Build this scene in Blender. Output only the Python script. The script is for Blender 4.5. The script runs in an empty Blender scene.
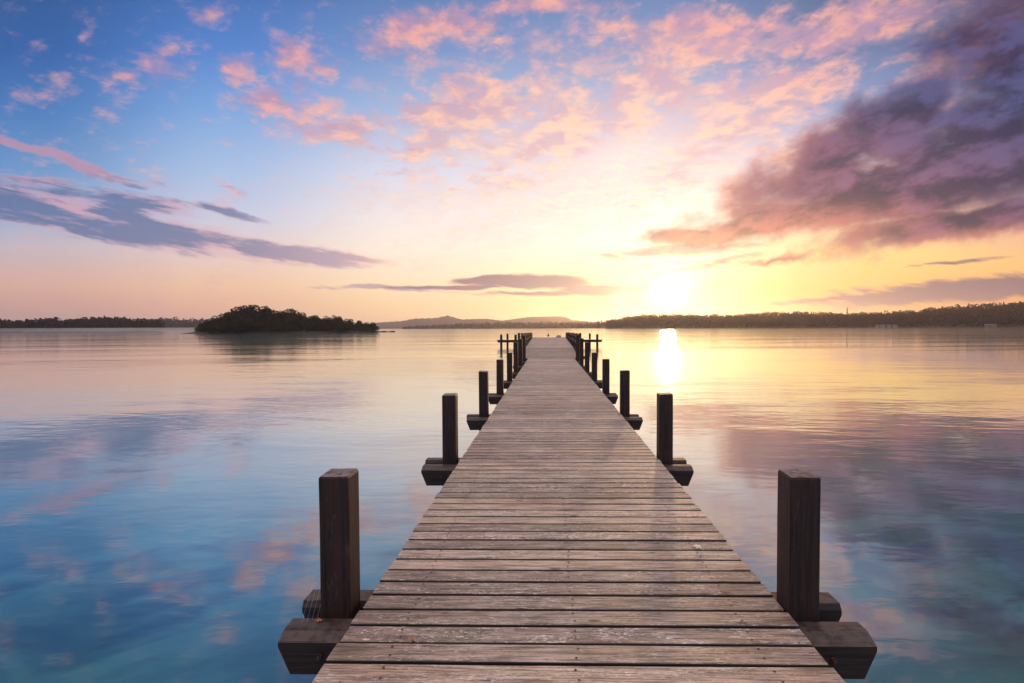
import bpy, math, random
import numpy as np
from mathutils import Vector, Matrix

sc = bpy.context.scene
COL = sc.collection
R = math.radians
rng = random.Random(7)
nrg = np.random.default_rng(11)

# ------------------------------------------------------------------ camera
FPX = 520.0                      # focal length in pixels of a 1024 px wide frame
CAM_Z = 1.975                    # eye above the water
DECK_Z = 0.50
FAR_Z = CAM_Z - 1.27
CX = 538.7                       # the frame is a crop: optical axis right of its middle
YAW, PITCH, ROLL = math.atan((548.7 - CX) / FPX), math.atan((341.5 - 327.65) / FPX), R(0.25)
fwd = Vector((-math.sin(YAW) * math.cos(PITCH), math.cos(YAW) * math.cos(PITCH), -math.sin(PITCH)))
right = Vector((math.cos(YAW), math.sin(YAW), 0))
up = right.cross(fwd)
r2 = right * math.cos(ROLL) - up * math.sin(ROLL)
u2 = up * math.cos(ROLL) + right * math.sin(ROLL)
cam_m = Matrix((
    (r2.x, u2.x, -fwd.x, 0), (r2.y, u2.y, -fwd.y, 0), (r2.z, u2.z, -fwd.z, CAM_Z), (0, 0, 0, 1)))
cd = bpy.data.cameras.new('camera')
cam = bpy.data.objects.new('camera', cd)
COL.objects.link(cam)
cam.matrix_world = cam_m
cd.sensor_width = 36.0
cd.lens = FPX / 1024 * 36.0
cd.shift_x = -(CX - 512) / 1024
cd.clip_start = 0.05
cd.clip_end = 30000
sc.camera = cam


def pdir(x, y):
    """direction in the world of a bearing measured on the photograph"""
    return (fwd + r2 * ((x - CX) / FPX) - u2 * ((y - 341.5) / FPX)).normalized()


def uv(x, y):
    d = pdir(x, y)
    return d.x / d.y, d.z / d.y


def bearing(x, dist):
    d = pdir(x, 327.5)
    h = Vector((d.x, d.y)).normalized()
    return h * dist


def lin(r, g, b, k=1.0):
    f = lambda c: ((c / 255 + 0.055) / 1.055) ** 2.4 if c > 10 else c / 255 / 12.92
    return (f(r) * k, f(g) * k, f(b) * k, 1.0)


# ------------------------------------------------------------------ node helper
class G:
    def __init__(s, tree):
        s.t = tree

    def new(s, typ, **kw):
        n = s.t.nodes.new(typ)
        for k, v in kw.items():
            setattr(n, k, v)
        return n

    def put(s, sock, v):
        if isinstance(v, bpy.types.NodeSocket):
            s.t.links.new(v, sock)
        else:
            sock.default_value = v

    def m(s, op, a, b=0.0, c=0.0, clamp=False):
        n = s.new('ShaderNodeMath', operation=op, use_clamp=clamp)
        s.put(n.inputs[0], a)
        if len(n.inputs) > 1: s.put(n.inputs[1], b)
        if len(n.inputs) > 2: s.put(n.inputs[2], c)
        return n.outputs[0]

    def add(s, a, b): return s.m('ADD', a, b)
    def sub(s, a, b): return s.m('SUBTRACT', a, b)
    def mul(s, a, b): return s.m('MULTIPLY', a, b)
    def mad(s, a, b, c): return s.m('MULTIPLY_ADD', a, b, c)

    def smooth(s, v, lo, hi, a=0.0, b=1.0):
        n = s.new('ShaderNodeMapRange', interpolation_type='SMOOTHSTEP')
        s.put(n.inputs[0], v)
        for i, k in enumerate((lo, hi, a, b)):
            s.put(n.inputs[1 + i], k)
        return n.outputs[0]

    def line(s, v, lo, hi, a=0.0, b=1.0):
        n = s.new('ShaderNodeMapRange')
        s.put(n.inputs[0], v)
        for i, k in enumerate((lo, hi, a, b)):
            s.put(n.inputs[1 + i], k)
        return n.outputs[0]

    def v(s, op, a, b=None, scale=None):
        n = s.new('ShaderNodeVectorMath', operation=op)
        s.put(n.inputs[0], a)
        if b is not None: s.put(n.inputs[1], b)
        if scale is not None: s.put(n.inputs[3], scale)
        return n.outputs['Value'] if op in ('DOT_PRODUCT', 'LENGTH', 'DISTANCE') else n.outputs[0]

    def xyz(s, a, b, c=0.0):
        n = s.new('ShaderNodeCombineXYZ')
        for i, k in enumerate((a, b, c)): s.put(n.inputs[i], k)
        return n.outputs[0]

    def sep(s, a):
        n = s.new('ShaderNodeSeparateXYZ')
        s.put(n.inputs[0], a)
        return n.outputs

    def noise(s, vec, scale, detail=4, rough=0.55, dist=0.0, col=False, dims='3D', stretch=None, rot=0.0, loc=(0, 0, 0)):
        n = s.new('ShaderNodeTexNoise', noise_dimensions=dims)
        if stretch or rot:
            mp = s.new('ShaderNodeMapping', vector_type='TEXTURE')
            s.put(mp.inputs[0], vec)
            mp.inputs['Location'].default_value = loc
            mp.inputs['Rotation'].default_value = (0, 0, rot)
            st = stretch or (1, 1, 1)
            mp.inputs['Scale'].default_value = st
            vec = mp.outputs[0]
        s.put(n.inputs['Vector'], vec)
        n.inputs['Scale'].default_value = scale
        n.inputs['Detail'].default_value = detail
        n.inputs['Roughness'].default_value = rough
        n.inputs['Distortion'].default_value = dist
        return n.outputs['Color' if col else 'Fac']

    def mix(s, f, a, b, blend='MIX'):
        n = s.new('ShaderNodeMix', data_type='RGBA', blend_type=blend)
        s.put(n.inputs[0], f); s.put(n.inputs[6], a); s.put(n.inputs[7], b)
        return n.outputs[2]

    def ramp(s, f, stops, interp='LINEAR'):
        n = s.new('ShaderNodeValToRGB')
        cr = n.color_ramp
        cr.interpolation = interp
        cr.elements[0].position = stops[0][0]; cr.elements[0].color = stops[0][1]
        cr.elements[1].position = stops[-1][0]; cr.elements[1].color = stops[-1][1]
        for p, c in stops[1:-1]:
            e = cr.elements.new(p); e.color = c
        s.put(n.inputs[0], f)
        return n.outputs[0]

    def bump(s, h, strength, dist, normal=None):
        n = s.new('ShaderNodeBump')
        n.inputs['Strength'].default_value = strength
        n.inputs['Distance'].default_value = dist
        s.put(n.inputs['Height'], h)
        if normal is not None: s.put(n.inputs['Normal'], normal)
        return n.outputs[0]


# ------------------------------------------------------------------ sky
SUN = pdir(668, 292)                    # middle of the brightest air
LAMP = pdir(668, 312.5)                   # the disc itself stands just above the trees
SUN_EL = math.asin(LAMP.z)
SUN_AZ = math.atan2(SUN.x, SUN.y)       # clockwise from +Y

world = bpy.data.worlds.new('World')
sc.world = world
world.use_nodes = True
wt = world.node_tree
wt.nodes.clear()
g = G(wt)
tc = g.new('ShaderNodeTexCoord')
D = g.v('NORMALIZE', tc.outputs['Generated'])
dx, dy, dz = g.sep(D)
yy = g.m('MAXIMUM', dy, 0.12)
U0 = g.m('DIVIDE', dx, yy)
V0 = g.m('DIVIDE', dz, yy)
front = g.smooth(dy, 0.12, 0.4)
P0 = g.xyz(U0, V0)
# cloud sheet high above: a flat layer seen in perspective
zz = g.add(g.m('MAXIMUM', dz, 0.0), 0.10)
Q = g.xyz(g.m('DIVIDE', dx, zz), g.m('DIVIDE', dy, zz))
warp = g.v('SUBTRACT', g.noise(P0, 6.0, 4, 0.6, col=True), (0.5, 0.5, 0.5))
P = g.v('MULTIPLY_ADD', warp, (0.16, 0.075, 0)) if False else None
n_ = g.new('ShaderNodeVectorMath', operation='MULTIPLY_ADD')
g.put(n_.inputs[0], warp); n_.inputs[1].default_value = (0.17, 0.08, 0); g.put(n_.inputs[2], P0)
P = n_.outputs[0]


def lobe(px, py, rx, ry, rot=0.0, k=1.0, P_=None):
    cu, cv = uv(px, py)
    n = g.new('ShaderNodeTexGradient', gradient_type='SPHERICAL')
    g.put(n.inputs[0], P if P_ is None else P_)
    tm = n.texture_mapping
    tm.vector_type = 'TEXTURE'
    tm.translation = (cu, cv, 0)
    tm.rotation = (0, 0, R(rot))
    tm.scale = (rx / FPX, ry / FPX, 1)
    return g.mul(n.outputs['Fac'], k)


def lobes(lst, P_=None):
    acc = None
    for l in lst:
        o = lobe(*l, P_=P_)
        acc = o if acc is None else g.m('MAXIMUM', acc, o)
    return acc


# clear-air colours by height at six bearings (elevation 0..0.7 as tan)
def elv(y, x=512):
    return uv(x, y)[1]


def column(x, stops):
    st = []
    for y, c in reversed(stops):
        p = max(0.0, min(1.0, elv(y, x) / 1.0 if y > -200 else 1.0))
        st.append((p, lin(*c)))
    st[0] = (0.0, st[0][1])
    st.append((1.0, st[-1][1]))
    return st


cols = [
    (-150, column(-150, [(-20, (20, 72, 122)), (100, (40, 105, 185)), (170, (75, 135, 200)), (230, (150, 165, 200)), (290, (205, 155, 145)), (325, (180, 125, 120))])),
    (40, column(40, [(-20, (26, 84, 146)), (50, (36, 96, 168)), (110, (64, 124, 190)), (170, (104, 152, 204)), (215, (150, 178, 215)), (245, (200, 188, 198)), (285, (226, 178, 160)), (325, (200, 140, 125))])),
    (230, column(230, [(-20, (45, 100, 175)), (50, (72, 130, 205)), (110, (118, 165, 222)), (170, (165, 192, 230)), (215, (200, 205, 228)), (250, (232, 208, 205)), (285, (246, 200, 165)), (325, (236, 165, 128))])),
    (420, column(420, [(-20, (62, 112, 175)), (50, (104, 142, 198)), (110, (156, 180, 220)), (170, (214, 215, 235)), (215, (242, 232, 232)), (250, (255, 238, 220)), (285, (255, 228, 186)), (325, (252, 200, 120))])),
    (640, column(640, [(-20, (75, 115, 175)), (50, (112, 142, 192)), (100, (160, 180, 215)), (150, (225, 220, 232)), (200, (252, 238, 230)), (240, (253, 245, 225)), (285, (255, 240, 160)), (325, (255, 208, 90))])),
    (860, column(860, [(-20, (55, 86, 138)), (50, (80, 112, 165)), (100, (120, 142, 192)), (150, (180, 175, 205)), (210, (245, 200, 175)), (250, (255, 216, 130)), (285, (255, 200, 92)), (325, (250, 160, 62))])),
    (1060, column(1060, [(-20, (18, 45, 85)), (50, (28, 62, 112)), (100, (50, 80, 130)), (170, (120, 110, 150)), (230, (240, 180, 150)), (260, (255, 198, 115)), (300, (250, 165, 78)), (325, (232, 138, 72))])),
]
Uc = g.m('MINIMUM', g.m('MAXIMUM', U0, -3.0), 3.0)
vcol = g.m('MAXIMUM', V0, 0.0)
base = g.ramp(vcol, cols[0][1])
for i in range(1, len(cols)):
    u0 = uv(cols[i - 1][0], 250)[0]; u1 = uv(cols[i][0], 250)[0]
    base = g.mix(g.smooth(Uc, u0, u1), base, g.ramp(vcol, cols[i][1]))

# sky all round and overhead, from the physical sky texture plus the pale high veil
nsky = g.new('ShaderNodeTexSky', sky_type='NISHITA')
nsky.sun_disc = False
nsky.sun_elevation = SUN_EL
nsky.sun_rotation = SUN_AZ
nsky.air_density = 1.5
nsky.dust_density = 2.0
physical = g.v('SCALE', nsky.outputs[0], scale=0.12)
el = g.m('ARCSINE', dz)
veil = g.ramp(g.m('DIVIDE', g.m('MAXIMUM', el, 0.0), math.pi / 2),
              [(0.0, lin(150, 135, 160)), (0.12, lin(95, 125, 180)), (0.35, lin(90, 135, 200)), (0.48, lin(185, 180, 205)), (0.66, (1.7, 1.36, 1.20, 1)), (1.0, (2.3, 1.8, 1.55, 1))])
around = g.v('ADD', veil, physical)
upper = g.smooth(el, R(33), R(50))
fr = g.mul(front, g.sub(1.0, upper))
sky = g.mix(fr, around, base)

# glow round the sun
cosang = g.v('DOT_PRODUCT', D, tuple(SUN))
ang = g.m('ARCCOSINE', g.m('MINIMUM', cosang, 1.0))
Pg = g.v('SUBTRACT', P0, (uv(668, 288)[0], uv(668, 288)[1], 0))

# ---- fine cloud noises
nA = g.add(g.mul(g.noise(Q, 7.0, 6, 0.60, 0.25), .62), g.mul(g.noise(Q, 19.0, 5, 0.62, 0.3), .38))
nA2 = g.noise(Q, 2.4, 3, 0.5)
nAs = g.noise(P0, 15.0, 6, 0.62, 0.25, stretch=(1.5, .9, 1), rot=R(28))
nS = g.noise(P0, 22.0, 7, 0.58, 0.08, stretch=(1.9, 0.9, 1), rot=R(17))
nS2 = g.noise(P0, 8.0, 7, 0.58, 0.15, stretch=(2.0, 0.9, 1), rot=R(24), loc=(3, 1, 0))
nH = g.noise(P0, 20.0, 7, 0.6, 0.3, stretch=(5.0, 0.8, 1), rot=R(-12), loc=(1, 4, 0))
nH2 = g.noise(P0, 14.0, 6, 0.6, 0.3, stretch=(5.0, 0.55, 1), rot=R(3), loc=(1, 4, 0))

# ---- A0: thin mottled veil in the middle
mV = lobes([(600, 170, 260, 90, 14, 1.3), (520, 110, 170, 100, 20, 1.0), (470, 190, 150, 40, 5, .8), (700, 120, 200, 120, 20, 1.2), (330, 120, 140, 30, -10, .7)])
dV = g.smooth(g.mad(nAs, 1.9, g.mad(nA, 2.2, g.mad(mV, .9, -2.02))), 0.0, 0.9)
nearV = g.m('MINIMUM', lobe(620, 230, 420, 170, 0, 1.7, P_=P0), 1.0)
colV = g.mix(nearV, g.mix(g.smooth(nA, .42, .58), lin(176, 150, 184), lin(238, 176, 170)), g.mix(g.smooth(nA, .42, .6), lin(236, 206, 206), lin(255, 228, 206)))
sky = g.mix(g.mul(dV, .64), sky, colV)

# ---- A: pink altocumulus over the middle
mA = lobes([(155, 65, 76, 28, 5, .86), (235, 70, 32, 26, -40, 1.0), (300, 62, 62, 40, 25, 1.0), (205, 8, 26, 16, 0, .6),
            (285, 108, 80, 24, -16, 1.05), (350, 125, 90, 22, -8, 1.0), (430, 28, 110, 34, 5, 1.1), (470, 110, 140, 60, 15, 1.1), (560, 130, 160, 60, 25, 1.1),
            (640, 90, 150, 60, 30, 1.1), (690, 30, 150, 40, 4, 1.2), (700, 58, 60, 16, -6, 1.1), (500, 180, 110, 26, 6, .8), (760, 100, 160, 60, 28, 1.15),
            (690, 160, 150, 50, 32, .9), (780, 170, 120, 40, 30, .8), (850, 30, 160, 46, 10, 1.15), (540, 6, 110, 18, 0, 1.0), (960, 60, 110, 60, 30, 1.0),
            (420, 150, 90, 40, 10, .8), (225, 185, 34, 8, -15, .9)])
dA = g.smooth(g.mad(nA, 3.3, g.mad(nAs, 1.0, g.mad(mA, 1.15, -2.34))), 0.0, 0.98)
dA = g.mul(dA, g.smooth(mA, 0.02, 0.22))
litA = g.smooth(g.mad(g.noise(Q, 7.5, 6, 0.58, 0.25, loc=(0.025, -0.03, 0), stretch=(1, 1, 1), rot=0.0001), 1.0, g.mul(nAs, .35)), 0.58, 0.80)
warmA = lobe(600, 230, 420, 210, 0, 1.5, P_=P0)
colA = g.mix(litA, lin(178, 138, 172), lin(246, 170, 158))
colA = g.mix(g.m('MINIMUM', warmA, 1.0), colA, g.mix(litA, lin(222, 182, 190), lin(255, 216, 186)))
darkR = g.smooth(U0, uv(850, 80)[0], uv(1030, 80)[0])
colA = g.mix(g.mul(darkR, .8), colA, g.mix(litA, lin(62, 66, 108), lin(140, 96, 128)))
sky = g.mix(g.mul(dA, g.smooth(U0, uv(120, 80)[0], uv(430, 80)[0], .62, .90)), sky, colA)

# ---- B: the heavy bank on the right
mB = lobes([(1010, 150, 250, 110, 8, 1.3), (900, 190, 240, 58, 10, 1.3), (790, 220, 200, 34, 8, 1.2), (830, 165, 190, 60, 28, 1.0), (700, 237, 120, 18, 4, 1.15), (770, 258, 130, 9, 6, .8),
            (960, 222, 230, 34, 8, 1.2), (1060, 70, 170, 120, 0, 1.2), (900, 110, 160, 60, 30, 1.05), (960, 40, 120, 50, 20, .8), (700, 263, 130, 7, 3, .62), (645, 283, 70, 10, 12, .5)])
dB = g.smooth(g.mad(nS2, 1.7, g.mad(nS, 1.3, g.mad(mB, 1.6, -1.84))), 0.0, 0.95)
dB = g.m('MAXIMUM', g.mul(dB, g.smooth(mB, .02, .2)), g.smooth(mB, .42, .85, 0.0, .8))
inner = g.smooth(g.mad(nS, 1.1, mB), 0.80, 1.35)
colB = g.mix(g.smooth(g.add(g.mul(nS, .65), g.mul(nS2, .45)), 0.46, 0.66), lin(36, 36, 74), lin(138, 86, 116))
colB = g.mix(g.mul(g.smooth(nS, .56, .68), .16), colB, lin(112, 122, 168))
colBe = g.mix(g.smooth(nS, .38, .62), lin(176, 112, 126), lin(248, 162, 134))
colB = g.mix(inner, colBe, colB)
pinkB = g.m('MINIMUM', lobes([(760, 240, 190, 42, 6, 1.2), (960, 246, 170, 22, 6, .9)], P_=P0), 1.0)
colB = g.mix(g.mul(pinkB, g.smooth(nS, .34, .6, .35, 1.0)), colB, lin(226, 138, 122))
bluer = g.smooth(g.add(V0, g.mul(U0, .35)), .46, .70)
colB = g.mix(g.mul(bluer, .8), colB, g.mix(g.smooth(nS, .42, .6), lin(22, 38, 80), lin(54, 78, 132)))
sky = g.mix(g.mul(dB, .95), sky, colB)

Pw = g.new('ShaderNodeVectorMath', operation='MULTIPLY_ADD')
g.put(Pw.inputs[0], warp); Pw.inputs[1].default_value = (0.14, 0.038, 0); g.put(Pw.inputs[2], P0)
# ---- C: streaked bank on the left
mC = lobes([(20, 206, 200, 27, -5, 1.3), (130, 228, 210, 22, -9, 1.3), (250, 246, 150, 13, -9, 1.2), (340, 258, 90, 9, -6, 1.0),
            (75, 162, 130, 7, -17, 1.0), (45, 182, 60, 7, -5, .8), (215, 210, 70, 7, -10, .75), (150, 203, 80, 12, -14, .9), (20, 146, 60, 5, -12, .8), (400, 288, 110, 3.5, -3, .9)], P_=Pw.outputs[0])
nF = g.noise(P0, 60.0, 5, 0.6, 0.3, stretch=(6.0, 0.8, 1), rot=R(-11))
dC = g.smooth(g.mad(nH, 2.3, g.mad(nF, .9, g.mad(mC, 1.5, -1.62))), 0.0, 1.0)
dC = g.mul(dC, g.smooth(mC, .0, .16))
innC = g.smooth(g.add(g.mul(mC, .55), g.add(g.mul(g.sub(nH, .5), 2.6), g.mul(g.sub(nF, .5), 1.6))), 0.02, 0.52)
colC = g.mix(innC, lin(208, 164, 184), lin(84, 108, 156))
colC = g.mix(g.smooth(U0, uv(180, 200)[0], uv(380, 200)[0]), colC, g.mix(innC, lin(246, 196, 180), lin(178, 152, 174)))
thin = g.smooth(V0, uv(50, 192)[1], uv(50, 168)[1])
colC = g.mix(g.mul(thin, .8), colC, lin(200, 152, 176))
sky = g.mix(g.mul(dC, .86), sky, colC)

# ---- D: low bars near the horizon
Pd = g.new('ShaderNodeVectorMath', operation='MULTIPLY_ADD')
g.put(Pd.inputs[0], warp); Pd.inputs[1].default_value = (0.10, 0.022, 0); g.put(Pd.inputs[2], P0)
mD = lobes([(538, 282, 84, 10, -1, 1.3), (600, 289, 74, 9, 1, 1.2), (492, 279, 60, 5, 2, 1.0), (455, 287, 120, 3.5, 0, .9), (560, 293, 110, 4, 0, .9), (1010, 287, 270, 17, 4, 1.35), (850, 297, 160, 5, 3, .9), (930, 266, 110, 4, 6, .7),
            (660, 252, 120, 10, 4, .7), (690, 268, 90, 6, 12, .8)], P_=Pd.outputs[0])
dD = g.smooth(g.mad(nH2, 2.2, g.mad(nF, 1.5, g.mad(mD, 1.5, -2.05))), 0.0, 0.8)
dD = g.mul(dD, g.smooth(mD, .0, .16))
colD = g.mix(g.smooth(g.mad(nH2, .6, mD), .36, .85), lin(232, 160, 126), lin(112, 84, 110))
sky = g.mix(g.mul(dD, .96), sky, colD)

# glow added over everything (thin cloud in front of the sun shines too)
g1 = g.m('POWER', 2.718, g.mul(g.mul(ang, ang), -1 / (2 * 0.0135 ** 2)))
g2 = g.mul(g.m('POWER', 2.718, g.mul(ang, -1 / 0.058)), g.smooth(nAs, .3, .7, .55, 1.5))
g3 = g.m('POWER', 2.718, g.mul(ang, -1 / 0.30))
sky = g.v('ADD', sky, g.v('SCALE', (1.0, 0.82, 0.50), scale=g.mul(g1, 6.0)))
sky = g.v('ADD', sky, g.v('SCALE', (1.0, 0.70, 0.30), scale=g.mul(g2, 1.6)))
sky = g.v('ADD', sky, g.v('SCALE', (0.42, 0.36, 0.28), scale=g.mul(g.mul(g3, .9), g.mad(dB, -.92, 1.0))))
bg = g.new('ShaderNodeBackground')
g.put(bg.inputs[0], sky)
bg.inputs[1].default_value = 1.0
wo = g.new('ShaderNodeOutputWorld')
wt.links.new(bg.outputs[0], wo.inputs[0])
world.cycles.sampling_method = 'MANUAL'
world.cycles.sample_map_resolution = 512

ld = bpy.data.lights.new('sun', 'SUN')
ld.energy = 2.0
ld.angle = R(1.6)
ld.color = (1.0, 0.62, 0.30)
lo = bpy.data.objects.new('sun', ld)
COL.objects.link(lo)
lo.rotation_euler = (-LAMP).to_track_quat('-Z', 'Y').to_euler()


# ------------------------------------------------------------------ mesh helpers
class MB:
    def __init__(s):
        s.v = []; s.f = []; s.a = []

    def box(s, x0, x1, y0, y1, z0, z1, ch=0.0, rnd=0.0, seg=1, jit=None):
        """box whose long edges along X are chamfered by ch; seg cuts along X"""
        if ch > 0:
            prof = [(y0, z0), (y1, z0), (y1, z1 - ch), (y1 - ch * .35, z1 - ch * .35), (y1 - ch, z1),
                    (y0 + ch, z1), (y0 + ch * .35, z1 - ch * .35), (y0, z1 - ch)]
        else:
            prof = [(y0, z0), (y1, z0), (y1, z1), (y0, z1)]
        n = len(prof); b = len(s.v)
        for i in range(seg + 1):
            x = x0 + (x1 - x0) * i / seg
            oy, oz = jit(i / seg) if jit else (0, 0)
            for (y, z) in prof:
                s.v.append((x, y + oy, z + oz)); s.a.append(rnd)
        for i in range(seg):
            for k in range(n):
                k2 = (k + 1) % n
                s.f.append((b + i * n + k, b + i * n + k2, b + (i + 1) * n + k2, b + (i + 1) * n + k))
        s.f.append(tuple(b + k for k in reversed(range(n))))
        s.f.append(tuple(b + seg * n + k for k in range(n)))

    def prism_y(s, prof, y0, y1, rnd=0.0):
        """profile in (x,z) extruded along y"""
        n = len(prof); b = len(s.v)
        for y in (y0, y1):
            for (x, z) in prof:
                s.v.append((x, y, z)); s.a.append(rnd)
        for k in range(n):
            k2 = (k + 1) % n
            s.f.append((b + k, b + k2, b + n + k2, b + n + k))
        s.f.append(tuple(b + k for k in reversed(range(n))))
        s.f.append(tuple(b + n + k for k in range(n)))

    def tube(s, pts, rad, n=6, rnd=0.0):
        b = len(s.v)
        pts = [Vector(p) for p in pts]
        for i, p in enumerate(pts):
            t = (pts[min(i + 1, len(pts) - 1)] - pts[max(i - 1, 0)]).normalized()
            a = t.cross(Vector((0, 0, 1)))
            if a.length < 1e-3: a = t.cross(Vector((1, 0, 0)))
            a.normalize(); c = t.cross(a)
            r = rad[i] if isinstance(rad, (list, tuple)) else rad
            for k in range(n):
                an = 2 * math.pi * k / n
                s.v.append(tuple(p + (a * math.cos(an) + c * math.sin(an)) * r)); s.a.append(rnd)
        for i in range(len(pts) - 1):
            for k in range(n):
                k2 = (k + 1) % n
                s.f.append((b + i * n + k, b + i * n + k2, b + (i + 1) * n + k2, b + (i + 1) * n + k))
        s.f.append(tuple(b + k for k in reversed(range(n))))
        s.f.append(tuple(b + (len(pts) - 1) * n + k for k in range(n)))

    def mesh(s, name, mat, smooth=False):
        me = bpy.data.meshes.new(name)
        me.from_pydata(s.v, [], s.f)
        at = me.attributes.new('rnd', 'FLOAT', 'POINT')
        at.data.foreach_set('value', s.a)
        me.materials.append(mat)
        if smooth:
            me.polygons.foreach_set('use_smooth', [True] * len(me.polygons))
        me.validate(); me.update()
        return me

    def build(s, name, mat, parent=None, smooth=False):
        return link(name, s.mesh(name, mat, smooth), parent)


def link(name, data, parent=None, loc=(0, 0, 0)):
    o = bpy.data.objects.new(name, data)
    COL.objects.link(o)
    o.parent = parent
    o.location = loc
    return o


def tag(o, label=None, cat=None, group=None, kind=None):
    for k, v in (('label', label), ('category', cat), ('group', group), ('kind', kind)):
        if v: o[k] = v
    return o


def fix_normals(o):
    import bmesh
    bm = bmesh.new(); bm.from_mesh(o.data)
    bmesh.ops.recalc_face_normals(bm, faces=bm.faces)
    bm.to_mesh(o.data); bm.free()


# ------------------------------------------------------------------ materials
def mat(name):
    m = bpy.data.materials.new(name)
    m.use_nodes = True
    t = m.node_tree
    t.nodes.clear()
    gg = G(t)
    p = gg.new('ShaderNodeBsdfPrincipled')
    o = gg.new('ShaderNodeOutputMaterial')
    t.links.new(p.outputs[0], o.inputs[0])
    return m, gg, p


def plank_material():
    m, k, p = mat('weathered_planks')
    tc = k.new('ShaderNodeTexCoord').outputs['Object']
    at = k.new('ShaderNodeAttribute', attribute_name='rnd').outputs['Fac']
    off = k.v('SCALE', (37.0, 11.0, 5.0), scale=at)
    v = k.v('ADD', tc, off)
    vs = k.v('MULTIPLY', v, (1.0, 1.0, 1.0))
    grain = k.noise(vs, 1.0, 6, 0.62, 0.3, stretch=(0.30, 0.012, 0.05), rot=0)
    fine = k.noise(vs, 1.0, 5, 0.7, 0.0, stretch=(0.11, 0.0035, 0.02), rot=0)
    blotch = k.noise(vs, 1.0, 6, 0.68, 0.5, stretch=(0.20, 0.030, 0.2), rot=0)
    big = k.noise(tc, 1.1, 3, 0.5)
    # knots
    vor = k.new('ShaderNodeTexVoronoi', feature='F1')
    mp = k.new('ShaderNodeMapping', vector_type='TEXTURE')
    k.put(mp.inputs[0], v); mp.inputs['Scale'].default_value = (0.36, 0.13, 0.3)
    k.put(vor.inputs['Vector'], mp.outputs[0]); vor.inputs['Scale'].default_value = 1.0
    knot = k.smooth(vor.outputs['Distance'], 0.05, 0.13, 1.0, 0.0)
    base = k.mix(k.smooth(grain, .34, .64), (0.120, 0.092, 0.072, 1), (0.46, 0.368, 0.295, 1))
    tint = k.mix(k.smooth(at, 0.0, 1.0), (0.66, 0.62, 0.60, 1), (1.28, 1.20, 1.12, 1))
    base = k.mix(1.0, base, tint, 'MULTIPLY')
    # silvered, lichen-pale fibres
    pale = k.mul(k.smooth(blotch, .48, .62), k.smooth(fine, .40, .60))
    base = k.mix(k.mul(pale, .62), base, (0.60, 0.54, 0.50, 1))
    # green-brown algae
    moss = k.mul(k.smooth(k.noise(v, 2.3, 4, 0.6), .52, .72), .45)
    base = k.mix(moss, base, (0.10, 0.095, 0.055, 1))
    # dark checks along the grain
    crack = k.smooth(k.noise(vs, 1.0, 3, 0.6, 0.2, stretch=(0.30, 0.0065, 0.03), rot=0, loc=(2, 0, 0)), .60, .70)
    base = k.mix(k.mul(crack, .55), base, (0.025, 0.016, 0.013, 1))
    base = k.mix(k.mul(knot, .8), base, (0.03, 0.018, 0.013, 1))
    base = k.mix(k.smooth(big, .45, .7), base, k.mix(1.0, base, (0.8, 0.74, 0.74, 1), 'MULTIPLY'))
    k.put(p.inputs['Base Color'], base)
    k.put(p.inputs['Roughness'], k.smooth(blotch, .3, .7, .46, .72))
    p.inputs['Specular IOR Level'].default_value = 0.5
    # short bright fibre flecks and rows of dark pits
    fleck = k.noise(vs, 1.0, 4, 0.75, 0.6, stretch=(0.030, 0.0075, 0.02), rot=0, loc=(5, 2, 0))
    zone = k.smooth(k.noise(v, 1.0, 4, 0.65, 0.5, stretch=(0.30, 0.07, 0.3), rot=0, loc=(7, 1, 0)), .43, .58)
    pk = k.line(k.m('FRACT', k.mul(at, 7.37)), 0.0, 1.0, 0.25, 1.1)
    base = k.mix(k.m('MINIMUM', k.mul(k.mul(k.smooth(fleck, .53, .62), zone), pk), 1.0), base, (0.80, 0.74, 0.70, 1))
    base = k.mix(k.mul(k.smooth(fleck, .42, .35), .7), base, (0.022, 0.015, 0.012, 1))
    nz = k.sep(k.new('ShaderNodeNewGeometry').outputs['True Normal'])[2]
    base = k.mix(k.smooth(nz, .85, .5), base, (0.028, 0.022, 0.017, 1))     # plank sides painted dark so the gaps look shaded
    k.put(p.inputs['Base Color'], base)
    h = k.add(k.add(k.mul(grain, .6), k.mul(fleck, .5)), k.add(k.mul(fine, .5), k.mul(crack, -1.0)))
    k.put(p.inputs['Normal'], k.bump(h, 0.8, 0.004))
    return m


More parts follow.
